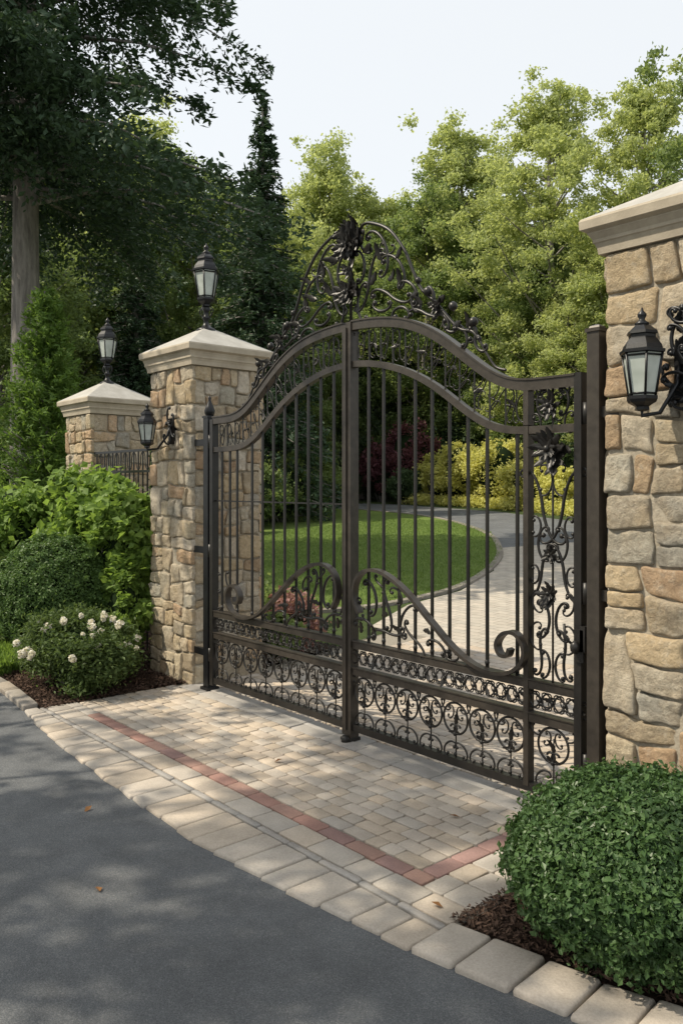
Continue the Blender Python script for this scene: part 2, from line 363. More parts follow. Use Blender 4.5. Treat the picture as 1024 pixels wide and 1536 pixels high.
def inpoly(x,y,P):
    c=np.zeros(len(x),bool); n=len(P)
    for i in range(n):
        x1,y1=P[i];x2,y2=P[(i+1)%n]
        if y1==y2: continue
        k=((y1>y)!=(y2>y))&(x<(x2-x1)*(y-y1)/(y2-y1)+x1); c^=k
    return c
def blades(name,poly,n,h,mat,bounds,seed):
    rng=np.random.default_rng(seed); x=rng.uniform(bounds[0],bounds[1],n);y=rng.uniform(bounds[2],bounds[3],n)
    k=inpoly(x,y,poly);x=x[k];y=y[k];z=.05*np.clip(y-2,0,40)
    qb=QB(); hh=h*(.5+.9*rng.random(len(x))); pos=np.c_[x,y,z+hh*.45]
    nor=np.c_[rng.normal(size=(len(x),2)),np.zeros(len(x))+.3]
    leaves(qb,rng,pos,nor,hh,.16,.0,0,tang=np.c_[rng.normal(size=(len(x),2))*.45,np.ones(len(x))])
    return put(name,qb.mesh(name,[mat]))
blades('grass_blades',lawn,150000,.07,L_grass,(-14,-2,1.6,16),6)
blades('grass_blades',[(-6,-1.38),(-1.75,-1.38),(-2.0,-.9),(-6,-.5)],22000,.16,L_hyd,(-6,-1.7,-1.4,-.5),7)

# ---------------------------------------------------------------- pavers
def block(mb,poly,z0,z1,col,bev=.006):
    cx=sum(p[0] for p in poly)/len(poly); cy=sum(p[1] for p in poly)/len(poly)
    P=[]
    n=len(poly)
    for i in range(n):
        a=poly[i-1];b=poly[i];c=poly[(i+1)%n]
        def tow(p,q,d):
            L=math.hypot(q[0]-p[0],q[1]-p[1]); d=min(d,L*.3); return (p[0]+(q[0]-p[0])*d/L,p[1]+(q[1]-p[1])*d/L)
        P+= [tow(b,a,.009),tow(b,c,.009)]
    tx=random.gauss(0,.010);ty=random.gauss(0,.010);dz=random.gauss(0,.0012)
    def ring(ins,z,til):
        R=[]
        for p in P:
            L=math.hypot(p[0]-cx,p[1]-cy); k=1-ins/L
            x=cx+(p[0]-cx)*k;y=cy+(p[1]-cy)*k; R.append((x,y,z+tz(y)+(((x-cx)*tx+(y-cy)*ty)+dz if til else 0)))
        return R
    mb.rings([ring(0,z0,0),ring(0,z1-bev*.9,1),ring(bev*.35,z1-bev*.3,1),ring(bev*1.2,z1,1)],0,col,True,False,True)
def pal(kind):
    if kind=='field': b=random.choice([(.46,.395,.325),(.43,.38,.32),(.48,.405,.32),(.42,.38,.33),(.47,.415,.35),(.45,.38,.30)])
    elif kind=='red': b=random.choice([(.31,.185,.155),(.34,.20,.165),(.29,.185,.165),(.34,.215,.175)])
    elif kind=='edge': b=random.choice([(.45,.40,.34),(.42,.38,.33),(.47,.405,.33),(.40,.365,.32),(.44,.375,.30)])
    elif kind=='grey': b=random.choice([(.33,.31,.285),(.36,.335,.305),(.31,.295,.275)])
    k=random.uniform(.93,1.05); return tuple(x*k for x in b)
def rows(mb,x0,x1,y0,y1,depth,lmin,lmax,kind,z1=.022,gap=.003,jit=.002):
    nr=max(1,round((y1-y0)/depth)); dd=(y1-y0)/nr
    for r in range(nr):
        x=x0; first=True
        while x<x1-.001:
            L=random.uniform(lmin,lmax)
            if first: L*=random.uniform(.45,1); first=False
            xe=x+L
            if x1-xe<lmin*.5: xe=x1
            j=lambda: random.uniform(-jit,jit)
            a=y0+r*dd+gap;b=y0+(r+1)*dd-gap
            block(mb,[(x+gap+j(),a+j()),(xe-gap+j(),a+j()),(xe-gap+j(),b+j()),(x+gap+j(),b+j())],.0,z1+random.uniform(-.001,.001),pal(kind))
            x=xe
mb=MB()
x=-.45
while x<4.12:
    w=random.uniform(.17,.215); xe=min(x+w,4.14)
    block(mb,[(x+.005,ye(x)+random.uniform(-.012,.012)),(xe-.005,ye(xe)+random.uniform(-.012,.012)),(xe-.005,-1.425),(x+.005,-1.425)],-.01,.024+random.uniform(-.003,.003),pal('edge'),.014); x=xe
while x<7.2:
    w=random.uniform(.19,.24); xe=x+w; s=ye(xe)-ye(x); j=random.uniform(-.015,.015)
    block(mb,[(x+.008,ye(x)+j),(xe-.008,ye(xe)+j),(xe-.008-s*.5,ye(xe)+.28),(x+.008-s*.5,ye(x)+.28)],-.01,.03+random.uniform(-.003,.003),pal('edge'),.018); x=xe
rows(mb,-.42,4.13,-1.42,-1.375,.045,.2,.3,'grey')
rows(mb,-.4,4.13,-1.37,-1.205,.165,.20,.30,'edge')
rows(mb,.05,3.81,-1.20,-1.095,.105,.2,.24,'red')
rows(mb,-.4,.05,-1.20,-1.095,.105,.2,.24,'edge')
y=-1.09
while y<-.16:
    block(mb,[(3.705,y+.003),(3.81,y+.003),(3.81,y+.202),(3.705,y+.202)],0,.022,pal('red')); y+=.205
rows(mb,-.38,3.70,-1.09,-.16,.103,.11,.2,'field')
rows(mb,3.815,4.13,-1.20,-.16,.16,.14,.18,'edge')
rows(mb,-.30,4.1,-.155,.12,.137,.3,.42,'grey')
rows(mb,-.29,4.1,.125,3.2,.115,.12,.22,'field')
x=-.47
while x>-9:
    w=random.uniform(.28,.36); x2=x-w
    block(mb,[(x2+.006,ye(x2)-.01),(x-.006,ye(x)-.01),(x-.006,ye(x)+.12),(x2+.006,ye(x2)+.12)],-.01,.05,tuple(c*.72 for c in pal('edge')),.014); x=x2
mb.obj('brick_paving',[M_paver])
def chips(name,poly,n,bounds,seed,mat=L_mulch,size=.035,z=.02):
    rng=np.random.default_rng(seed); x=rng.uniform(bounds[0],bounds[1],n);y=rng.uniform(bounds[2],bounds[3],n)
    k=inpoly(x,y,poly);x=x[k];y=y[k]; qb=QB(); pos=np.c_[x,y,z+rng.random(len(x))*.02]
    nor=np.c_[rng.normal(size=(len(x),2))*.6,np.ones(len(x))]; leaves(qb,rng,pos,nor,size*(.4+rng.random(len(x))),.35,.05,0)
    return put(name,qb.mesh(name,[mat]))
chips('mulch_chips',[(-4.5,-1.4),(-.36,-1.40),(-.36,.9),(-4.5,.9)],30000,(-4.5,-.36,-1.4,.9),8)
chips('mulch_chips',[(4.10,-1.34),(4.85,-1.2),(5.6,-.98),(6.2,-.7),(6.2,0),(4.11,0)],26000,(4.10,6.2,-1.34,0),9,size=.03)

# ---------------------------------------------------------------- stone pillars
def splitpoly(P,pt,d):
    A=[];B=[]; n=(-d[1],d[0])
    for i in range(len(P)):
        a=P[i];b=P[(i+1)%len(P)]
        sa=(a[0]-pt[0])*n[0]+(a[1]-pt[1])*n[1]; sb=(b[0]-pt[0])*n[0]+(b[1]-pt[1])*n[1]
        (A if sa>=0 else B).append(a)
        if sa*sb<0:
            t=sa/(sa-sb); q=(a[0]+(b[0]-a[0])*t,a[1]+(b[1]-a[1])*t); A.append(q);B.append(q)
    return A,B
def parea(P): return abs(sum(P[i][0]*P[(i+1)%len(P)][1]-P[(i+1)%len(P)][0]*P[i][1] for i in range(len(P))))/2
def rec(P,amin,amax,rnd,out):
    xs=[p[0] for p in P];ys=[p[1] for p in P]; w=max(xs)-min(xs);h=max(ys)-min(ys)
    if parea(P)<rnd.uniform(amin,amax) or parea(P)<amin*1.2: out.append(P); return
    t=rnd.uniform(.33,.67)
    if w*rnd.uniform(.75,1.25)>h*1.15: pt=(min(xs)+w*t,min(ys)+h*.5); an=pi/2+rnd.gauss(0,.09)
    else: pt=(min(xs)+w*.5,min(ys)+h*t); an=rnd.gauss(0,.06)
    A,B=splitpoly(P,pt,(math.cos(an),math.sin(an)))
    if len(A)<3 or len(B)<3: out.append(P);return
    rec(A,amin,amax,rnd,out);rec(B,amin,amax,rnd,out)
STC=[(.53,.44,.31),(.50,.44,.345),(.46,.43,.36),(.56,.45,.30),(.50,.36,.24),(.59,.52,.41),(.42,.395,.34),(.54,.46,.345),(.60,.54,.45),(.47,.39,.28),(.52,.39,.26),(.56,.48,.35)]
def stonewall(mb,o,u,nv,w,h,amin,amax,dep,seed,extra=0.0):
    rnd=random.Random(seed); cells=[]
    rec([(-extra,0),(w+extra,0),(w+extra,h),(-extra,h)],amin,amax,rnd,cells)
    o=Vector(o);u=Vector(u);nv=Vector(nv);up=Vector((0,0,1))
    def warp(a,b):
        e=max(0,min(1,min(a+extra,w+extra-a)/.10)); e2=max(0,min(1,min(b,h-b)/.1))
        return (a+noise.noise(Vector((a*4.2,b*4.2,seed)))*.030*e, b+noise.noise(Vector((a*4.2,b*4.2,seed+31.7)))*.034*e2)
    for P in cells:
        cx=sum(p[0] for p in P)/len(P);cy=sum(p[1] for p in P)/len(P)
        Q=[]
        for p in P:
            L=math.hypot(p[0]-cx,p[1]-cy); k=1-min(.4,.0075/L*1.4); Q.append((cx+(p[0]-cx)*k,cy+(p[1]-cy)*k))
        R=[]
        for i in range(len(Q)):
            a=Q[i];b=Q[(i+1)%len(Q)]; L=math.hypot(b[0]-a[0],b[1]-a[1]); R.append(a)
            if L>.05:
                for tt in ((.25,.5,.75) if L>.12 else (.5,)):
                    R.append((a[0]+(b[0]-a[0])*tt+rnd.gauss(0,.004),a[1]+(b[1]-a[1])*tt+rnd.gauss(0,.004)))
        for _ in range(2):
            S=[]
            for i in range(len(R)):
                a=R[i];b=R[(i+1)%len(R)]; S+=[(a[0]*.79+b[0]*.21,a[1]*.79+b[1]*.21),(a[0]*.21+b[0]*.79,a[1]*.21+b[1]*.79)]
            R=S
        col=rnd.choice(STC); k=rnd.uniform(.84,1.10); col=tuple(c*k for c in col)
        dd=dep*rnd.uniform(.75,1.35); tx=rnd.gauss(0,.06);ty=rnd.gauss(0,.06); sd=rnd.random()*50
        rings=[]
        for sc,dk in ((1,-.3),(1,.35),(.978,.72),(.935,.93),(.8,1.02),(.62,1.04),(.42,1.05),(.2,1.05)):
            ring=[]
            for p in R:
                a=cx+(p[0]-cx)*sc;b=cy+(p[1]-cy)*sc
                q=noise.noise(Vector((a*9,b*9,sd)))*.013+noise.noise(Vector((a*25,b*25,sd)))*.008
                d=dd*dk+(q+(a-cx)*tx+(b-cy)*ty)*(1 if dk>.5 else .3)
                a2,b2=warp(a,b)
                ring.append(tuple(o+u*a2+up*b2+nv*d))
            rings.append(ring)
        mb.rings(rings,0,col,True,False,True)
def pillar(name,x0,x1,y0,y1,hs,seed,amin,amax,capz,apex,ov=.1):
    mb=MB(); w=x1-x0;d=y1-y0; e=.031; q=-.012
    mb.box(x0+q,x1-q,y0+q,y1-q,-.1,hs+.01,1)
    stonewall(mb,(x0,y0,0),(1,0,0),(0,-1,0),w,hs,amin,amax,e,seed,.03)
    stonewall(mb,(x1,y0,0),(0,1,0),(1,0,0),d,hs,amin,amax,e,seed+1,.0)
    stonewall(mb,(x0,y1,0),(0,-1,0),(-1,0,0),d,hs,amin,amax,e,seed+2,.0)
    stonewall(mb,(x1,y1,0),(-1,0,0),(0,1,0),w,hs,amin,amax,e,seed+3,.03)
    def rr(o,z): return [(x0-o,y0-o,z),(x1+o,y0-o,z),(x1+o,y1+o,z),(x0-o,y1+o,z)]
    H=capz-hs; cx=(x0+x1)/2;cy=(y0+y1)/2
    prof=[(.045,0),(.05,.0),(.055,.18*H),(.065,.30*H),(.072,.33*H),(.072,.42*H),(ov*.80,.55*H),(ov*.84,.58*H),(ov*.84,.62*H),(ov,.66*H),(ov+.012,.70*H),(ov+.015,.93*H),(ov+.008,H)]
    mb.rings([rr(o,hs+z) for o,z in prof],2,smooth=False,capt=False)
    o=ov+.008; a=[(x0-o,y0-o,capz),(x1+o,y0-o,capz),(x1+o,y1+o,capz),(x0-o,y1+o,capz)]
    s=.07; tp=[(cx-s,cy-s,apex),(cx+s,cy-s,apex),(cx+s,cy+s,apex),(cx-s,cy+s,apex)]
    mb.rings([a,tp],3,smooth=False,capb=False)
    return mb.obj(name,[M_stone,M_mortar,M_cap,M_captop])
pillar('stone_pillar',-1.07,-.30,0,.75,3.04,11,.022,.065,3.24,3.47)
pillar('stone_pillar',-4.02,-3.28,.32,1.06,2.80,21,.022,.055,3.0,3.24)
pillar('stone_pillar',4.08,4.98,0,.80,3.15,37,.030,.085,3.34,3.58,ov=.11)

# ---------------------------------------------------------------- lanterns
def lantern_body(mb,cx,cy,z0,s,seg=6,rot=.3):
    L=lambda prof,seg_=seg,mat=0,sm=False: mb.lathe(cx,cy,[(r*s,z0+z*s) for r,z in prof],seg_,mat,rot if seg_==seg else 0,sm)
    L([(.03,-.09),(.05,-.08),(.045,-.06),(.095,-.03),(.105,-.01),(.105,.012),(.09,.015)])
    L([(.086,.012),(.132,.305)],mat=1)
    L([(.14,.30),(.155,.305),(.155,.325),(.14,.33),(.13,.36),(.10,.40),(.092,.41),(.092,.43),(.105,.435),(.10,.455),(.06,.49),(.045,.50)])
    L([(.045,.495),(.05,.51),(.028,.525),(.018,.54),(.03,.56),(.03,.575),(.012,.595),(.004,.62)],12,0,True)
    for i in range(seg):
        a=rot+2*pi*i/seg
        mb.tube([(cx+.09*s*math.cos(a),cy+.09*s*math.sin(a),z0+.01*s),(cx+.138*s*math.cos(a),cy+.138*s*math.sin(a),z0+.31*s)],.009*s,5)
        b=a+2*pi/seg; 
        for r,z in ((.094,.028),(.135,.285)):
            mb.tube([(cx+r*s*math.cos(a),cy+r*s*math.sin(a),z0+z*s),(cx+r*s*math.cos(b),cy+r*s*math.sin(b),z0+z*s)],.007*s,4)
def pier_lantern(name,cx,cy,zb,s):
    mb=MB(); mb.lathe(cx,cy,[(r*s,zb+z*s) for r,z in [(.11,-.03),(.11,.0),(.095,.015),(.06,.03),(.035,.06),(.025,.10),(.045,.125),(.045,.14),(.025,.16),(.03,.20),(.05,.235),(.03,.26)]],14)
    for i in range(4):
        a=i*pi/2+.4; pts=[(cx+(.03+.06*math.sin(t*pi))*s*math.cos(a),cy+(.03+.06*math.sin(t*pi))*s*math.sin(a),zb+(.13+.15*t)*s) for t in np.linspace(0,1,8)]; mb.tube(pts,.006*s,5)
    lantern_body(mb,cx,cy,zb+.34*s,s); return mb.obj(name,[M_irond,M_glass])
pier_lantern('pillar_lantern',-.685,.375,3.47,.92)
pier_lantern('pillar_lantern',-3.65,.69,3.24,.90)

# ---------------------------------------------------------------- scroll curves
def scrollpts(kind,n=40,a=1.2,b=26,p=4.5):
    s=np.linspace(-1,1,n*4); k=a+b*np.abs(s)**p
    if kind=='S': k=np.sign(s)*(a*.6+b*np.abs(s)**p)
    ds=s[1]-s[0]; th=np.cumsum(k)*ds; th-=np.interp(0,s,th); th+=pi/2
    x=np.cumsum(np.cos(th))*ds; y=np.cumsum(np.sin(th))*ds
    h=y.max()-y.min(); x=(x-(x.max()+x.min())/2)/h; y=(y-(y.max()+y.min())/2)/h
    i=np.linspace(0,len(x)-1,n).astype(int); return x[i],y[i]
SC={k:scrollpts(k) for k in 'CS'}; SC['c']=scrollpts('C',26,1.4,12,3.0); SC['s']=scrollpts('S',26,1.2,12,3.0)
def scr(mb,kind,cx,cz,h,rot=0,mir=False,r=.007,y=0,taper=True,wx=1,mat=0):
    x,z=SC[kind]; x=x*wx
    if mir: x=-x
    c,s=math.cos(rot),math.sin(rot); X=cx+(x*c-z*s)*h; Z=cz+(x*s+z*c)*h
    n=len(X); rad=[r*(.65+.45*math.sin(pi*i/(n-1))) for i in range(n)] if taper else r
    mb.tube([(X[i],y,Z[i]) for i in range(n)],rad,6,mat)
    if r>.005:
        for i in (0,n-1): ball(mb,X[i],y,Z[i],r*1.6,mat)
def ball(mb,x,y,z,r,mat=0,seg=8):
    mb.lathe(x,y,[(r*math.sin(t),z-r*math.cos(t)) for t in np.linspace(.15,pi-.15,5)],seg,mat)
def aleaf(mb,x,z,L,ang,y=0,wid=.38,curl=.3,mat=0):
    n=6; c,s=math.cos(ang),math.sin(ang); V=[];F=[]
    sg=random.choice((-1,1))
    for i in range(n+1):
        t=i/n; w=wid*L*math.sin(pi*min(1,t*.93+.06))**.7*(1 if i%2 else .62)*.5
        bx=L*t*math.cos(curl*t*sg)*1.0; bz=L*t*math.sin(curl*t*sg)
        yy=y-.35*L*t*t
        for q,dy in ((-w,.02*L),(0,-.05*L),(w,.02*L)):
            X=x+bx*c-(bz+q)*s; Z=z+bx*s+(bz+q)*c; V.append((X,yy+dy,Z))
    for i in range(n):
        a=i*3; F+=[(a,a+1,a+4,a+3),(a+1,a+2,a+5,a+4)]
    m_=len(V); V2=[(v[0],v[1]+.008,v[2]) for v in V]; F2=[tuple(i+m_ for i in f[::-1]) for f in F]
    mb.add(V+V2,F+F2,mat,(1,1,1),True)
def rosette(mb,x,z,r,y=0,n=7,mat=0):
    for i in range(n): aleaf(mb,x,z,r*random.uniform(.85,1.1),2*pi*i/n+random.uniform(-.2,.2),y-.008,.5,.2,mat)
    for i in range(n): aleaf(mb,x,z,r*.6,2*pi*(i+.5)/n,y-.03,.5,.2,mat)
    ball(mb,x,y-.03,z,r*.2,mat)

# ---------------------------------------------------------------- the gate
CX=1.95
def prof(D,Z):
    d=np.linspace(0,2.2,221); z=np.interp(d,D,Z); k=np.ones(21)/21
    full=np.concatenate([z[::-1],z[1:]]); f=np.convolve(np.pad(full,10,mode='edge'),k,'valid'); f=np.convolve(np.pad(f,10,mode='edge'),k,'valid'); z2=f[220:]
    return lambda x:float(np.interp(abs(x-CX),d,z2))
OUT=prof([0,.25,.51,.7,.885,1.11,1.325,1.45,1.6,2.2],[3.10,3.09,3.055,2.995,2.905,2.745,2.59,2.53,2.515,2.515])
INN=prof([0,.25,.51,.7,.885,1.11,1.3,1.45,1.6,2.2],[2.82,2.80,2.735,2.66,2.56,2.40,2.285,2.255,2.25,2.25])
g=MB()
XL,XR=.04,3.90
def leaf_side(xa,xb):
    xs=np.linspace(xa,xb,50)
    g.flat([(x,OUT(x)-.03) for x in xs],.058,.060,1)
    g.flat([(x,OUT(x)+.006) for x in xs],.012,.075,1)
    g.flat([(x,INN(x)-.025) for x in xs],.045,.050,1)
    for z,w,d in ((.73,.045,.05),(.535,.045,.05),(.125,.05,.05)):
        g.box(xa,xb,-d/2,d/2,z-w/2,z+w/2,1 if z>.2 else 0)
    g.box(xa,xb,-.031,.031,.757,.765,1); g.box(xa,xb,-.031,.031,.562,.569,1)
leaf_side(XL+.045,1.892); leaf_side(1.988,XR-.03)
def stile(x0,x1,z0,z1,d=.033,mat=0): g.box(x0,x1,-d,d,z0,z1,mat)
stile(XL,XL+.05,.08,2.50); stile(XR-.035,XR+.012,.08,2.53)
stile(1.89,1.934,.06,3.085,.036,1); stile(1.938,1.99,.03,3.10,.04,1)
g.box(1.925,1.95,-.052,-.036,.1,3.06,1)
g.box(1.90,2.0,-.06,.05,.0,.045,0); g.lathe(1.965,-.07,[(.03,.0),(.03,.05),(.02,.07)],10,0)
xs_side=3.535; stile(xs_side-.018,xs_side+.018,.13,2.255,.029,1)
stile(xs_side-.018,xs_side+.018,2.2505,2.50,.029,1)
barsR=[1.99+(xs_side-1.99)*i/10 for i in range(1,10)]+[3.455]
barsR=sorted(set(round(b,3) for b in barsR if abs(b-3.38)>.03)); 
barsL=[2*CX-b for b in barsR]+[.33,.20]
for b in barsR+barsL:
    g.box(b-.0085,b+.0085,-.0085,.0085,.74,INN(b)-.03,0)
    g.lathe(b,0,[(.01,.78),(.016,.80),(.01,.82)],8,0)
g.box(.09,1.9,-.006,.006,1.754,1.766,0)
for side in (-1,1):
    d=.075; i=0
    while d<1.86:
        x=CX+side*d; zo=OUT(x)-.06; zi=INN(x)+.0; h=zo-zi; zc=(zo+zi)/2
        if d<1.5 or side==-1:
            sl=math.atan2(OUT(x+.03)-OUT(x-.03),.06)
            g.box(x-.004,x+.004,-.004,.004,zi-.01,zo+.01,0)
            scr(g,'c',x+.036,zc+h*.22,h*.44,sl,False,.0045); scr(g,'c',x+.036,zc-h*.22,h*.44,sl,True,.0045)
            scr(g,'S',x+.07,zc,h*.85,sl,i%2==0,.0045)
            ball(g,x+.035,-.004,zc,.010)
            if i%2: aleaf(g,x+.06,zc,.06,random.uniform(0,6.28),-.005,.5)
        else:
            scr(g,'c',x,zc,h*.8,0,i%2==0,.0055)
        d+=.122;i+=1
x=XL+.06; i=0
while x<XR-.05:
    if not(1.87<x<1.99):
        scr(g,'s',x+.035,.643,.145,.5,False,.0055); scr(g,'s',x+.035,.643,.145,-.5,True,.0055)
        scr(g,'c',x+.07,.643,.13,pi/2,i%2==0,.0045); ball(g,x+.035,-.004,.643,.013)
        if i%2: aleaf(g,x+.035,.643,.06,random.uniform(0,6),-.005,.6)
    x+=.083;i+=1
def lowmotif(x,w):
    r=min(.102,w*.46); zc=.40
    for m_ in (-1,1):
        pts=[]
        for i in range(34):
            t=i/33
            if t<.62: a=pi/2-m_*(t/.62)*pi*.93; pts.append((x+r*math.cos(a),-.004,zc+r*math.sin(a)))
            else:
                u=(t-.62)/.38; a0=pi/2-m_*pi*.93; 
                cx0=x+(r*.64)*math.cos(a0)+m_*.0; cz0=zc+(r*.64)*math.sin(a0); rr_=r*.36*(1-.55*u)
                a=a0-m_*u*4.6; pts.append((cx0+rr_*math.cos(a)+m_*.012*u,-.004,cz0+rr_*math.sin(a)))
        g.tube(pts,.0078,6)
        scr(g,'c',x+m_*w*.24,.205,.12,m_*.9,m_<0,.0065,-.003)
        scr(g,'c',x+m_*w*.40,.47,.085,m_*2.2,m_>0,.0055,-.003)
        scr(g,'c',x+m_*r*.35,zc+.035,.085,m_*.2,m_>0,.0055,-.006)
    g.tube([(x,0,.15),(x,0,.44)],.005,5); aleaf(g,x,.36,.08,pi/2,-.004,.5); aleaf(g,x,.30,.05,.5,-.004,.6); aleaf(g,x,.30,.05,pi-.5,-.004,.6)
    ball(g,x,-.008,.30,.015); ball(g,x,-.006,.17,.013)
for xa,xb in ((XL+.05,1.89),(1.99,3.515),(3.555,3.865)):
    n=max(1,round((xb-xa)/.215)); w=(xb-xa)/n
    for i in range(n):
        lowmotif(xa+w*(i+.5),w)
def cat(P,m=9):
    o=[]
    for i in range(len(P)-1):
        p0=P[max(i-1,0)];p1=P[i];p2=P[i+1];p3=P[min(i+2,len(P)-1)]
        for k in range(m):
            t=k/m; o.append(tuple(.5*((2*p1[j])+(-p0[j]+p2[j])*t+(2*p0[j]-5*p1[j]+4*p2[j]-p3[j])*t*t+(-p0[j]+3*p1[j]-3*p2[j]+p3[j])*t**3) for j in (0,1)))
    return o+[P[-1]]
big=[(2.10,.98),(2.045,1.08),(2.06,1.20),(2.14,1.28),(2.27,1.30),(2.42,1.26),(2.60,1.16),(2.80,1.005),(2.98,.87),(3.14,.79),(3.30,.76),(3.44,.785),(3.53,.86),(3.54,.95),(3.48,1.02),(3.395,1.01),(3.345,.945),(3.365,.885),(3.42,.88),(3.44,.925)]
for mir in (0,1):
    M=(lambda p:(2*CX-p[0],p[1])) if mir else (lambda p:p)
    g.flat([M(p) for p in cat(big)],.022,.055,1,-.045)
    def ss(kind,x,z,h,rot,mi,r=.008,y=-.02):
        if mir: scr(g,kind,2*CX-x,z,h,-rot,not mi,r,y)
        else: scr(g,kind,x,z,h,rot,mi,r,y)
    ss('C',2.19,1.10,.26,.3,False,.0105); ss('S',2.36,1.06,.34,.5,True,.0105); ss('C',2.13,.88,.24,1.2,False,.010)
    ss('S',2.36,.87,.30,1.35,False,.010); ss('C',2.55,.98,.26,-.5,True,.010); ss('S',2.62,.86,.26,1.1,True,.009); ss('C',2.82,.84,.17,1.2,False,.009)
    ss('c',2.06,1.0,.16,.2,True,.008); ss('c',2.45,1.14,.14,.8,False,.008); ss('c',2.95,.80,.12,1.5,True,.008); ss('S',2.28,1.2,.14,1.1,True,.008)
    for (x,z,a) in ((2.3,.98,.6),(2.48,.88,2.2),(2.2,.82,1.0),(2.7,.93,.2),(2.08,.83,1.6)):
        X=2*CX-x if mir else x; aleaf(g,X,z,.09,pi-a if mir else a,-.02,.5)
px=3.705
g.tube([(px,0,.76),(px,0,2.46)],.007,6)
def pair(kind,z,h,off,rot=0,r=.007,inner=False,w=1):
    scr(g,kind,px-off,z,h,rot,not inner,r*1.15,-.002,wx=w); scr(g,kind,px+off,z,h,-rot,inner,r*1.15,-.002,wx=w)
pair('C',2.38,.16,.075); rosette(g,px,2.36,.085,-.02); rosette(g,px,2.11,.115,-.03,9)
for i in range(10): aleaf(g,px,2.10,random.uniform(.10,.16),random.uniform(0,2*pi),-.01,.5)
pair('S',1.78,.46,.07,.12,.0085,True); pair('c',1.93,.18,.045,0,.006,True); pair('C',1.56,.20,.06,0,.007)
pair('S',1.40,.34,.075,-.1,.008); rosette(g,px,1.50,.06,-.01); rosette(g,px,1.28,.07,-.02)
for i in range(5): aleaf(g,px,1.28,.1,random.uniform(-2.8,-.3),-.01,.5)
pair('C',1.12,.22,.065,0,.008,True); pair('S',.93,.26,.08,.2,.008); pair('C',.86,.16,.05,0,.007,True); pair('c',1.02,.16,.115,0,.006)
pair('c',1.66,.12,.11,0,.006,True);pair('c',2.26,.12,.11,0,.006,True)
pair('c',2.46,.09,.09,0,.005); pair('c',1.22,.13,.11,.2,.006); pair('c',1.38,.11,.12,0,.006,True)
for z in (.86,1.02): scr(g,'C',.17,z,.18,0,False,.007); scr(g,'C',.30,z+.03,.16,.4,True,.007)
# crest
ctr=CX
ZS=lambda z: z if z<3.0 else 3.0+(z-3.0)*1.13
for sgn in (-1,1):
    mi=sgn<0
    def cs(kind,dx,z,h,rot,m_,r=.0105,y=0): scr(g,kind,ctr+sgn*dx,ZS(z),h*(1.1 if z>3 else 1),rot*sgn,(not m_) if mi else m_,r,y,mat=0)
    P=cat([(ctr+sgn*a,ZS(b)) for a,b in ((.05,3.60),(.13,3.70),(.26,3.68),(.42,3.60),(.56,3.45),(.64,3.31),(.72,3.19),(.84,3.10),(.96,2.985),(1.06,2.90),(1.16,2.87),(1.22,2.80))])
    g.tube([(p[0],0,p[1]) for p in P],.012,6)
    P=cat([(ctr+sgn*a,b) for a,b in ((1.22,2.80),(1.27,2.72),(1.34,2.63),(1.42,2.60))]); g.tube([(p[0],0,p[1]) for p in P],.009,6)
    cs('C',.30,3.50,.34,.45,False); cs('S',.20,3.33,.40,-.15,True); cs('C',.46,3.36,.28,.7,False); cs('C',.13,3.20,.26,0,True)
    cs('S',.42,3.20,.34,.9,False); cs('C',.60,3.20,.22,.8,False); cs('C',.33,3.15,.17,1.4,True); cs('c',.52,3.08,.15,1.4,False)
    cs('S',.74,3.05,.24,1.0,False); cs('C',.10,3.44,.22,.1,False); cs('C',.15,3.58,.18,.5,True); cs('c',.66,3.12,.12,.3,True)
    cs('C',.90,2.98,.17,.9,False); cs('C',.96,2.93,.13,.9,True); cs('C',1.07,2.86,.17,.5,False); cs('c',1.22,2.78,.12,.7,True); cs('c',1.16,2.86,.11,0,False)
    cs('C',.80,3.14,.12,.2,False,.012); cs('c',.38,3.5,.14,1.2,True,.007)
    for (dx,z,L,a) in ((.14,3.52,.13,.5),(.22,3.30,.12,.9),(.40,3.30,.11,.2),(.52,3.25,.11,1.8),(.32,3.44,.12,2.0),(.62,3.16,.1,.4),(.85,3.08,.12,.6),(1.0,2.92,.1,.5),(1.12,2.90,.1,1.2),(.10,3.25,.12,2.2),(.48,3.42,.1,.9),(.72,3.1,.09,2)):
        aleaf(g,ctr+sgn*dx,ZS(z),L,a if sgn>0 else pi-a,-.01,.5)
    for dx,z,r in ((.78,3.17,.034),(1.0,3.05,.032),(1.17,2.93,.032),(.69,3.25,.024)):
        ball(g,ctr+sgn*dx,-.005,ZS(z),r); 
    rosette(g,ctr+sgn*.86,3.08,.06,-.01,6)
g.tube([(ctr,0,3.09),(ctr,0,3.78)],.012,6)
for i in range(34):
    a=pi/2+random.gauss(0,.95); aleaf(g,ctr+random.uniform(-.06,.06),3.70+random.uniform(-.10,.06),random.uniform(.08,.17),a,-.02+random.uniform(-.02,.03),.6,.5)
for i in range(9): aleaf(g,ctr+random.uniform(-.02,.02),3.76,random.uniform(.09,.13),pi/2+(i-4)*.24,.0,.5,.3)
rosette(g,ctr,3.66,.10,-.05); rosette(g,ctr,3.32,.10,-.03); rosette(g,ctr,3.48,.07,-.03)
for i in range(14): aleaf(g,ctr,3.34,random.uniform(.08,.15),random.uniform(0,2*pi),-.02,.5)
g.box(XR+.014,XR+.045,-.05,.02,.98,1.12,0); g.box(XR-.02,XR+.035,-.05,-.034,.92,1.10,0); g.lathe(XR,-.075,[(.010,.97),(.024,.985),(.027,1.005),(.024,1.025),(.010,1.04)],10,0)
g.tube([(XR,-.06,1.0),(XR-.05,-.09,1.05),(XR-.06,-.09,1.13)],.009,6,0)
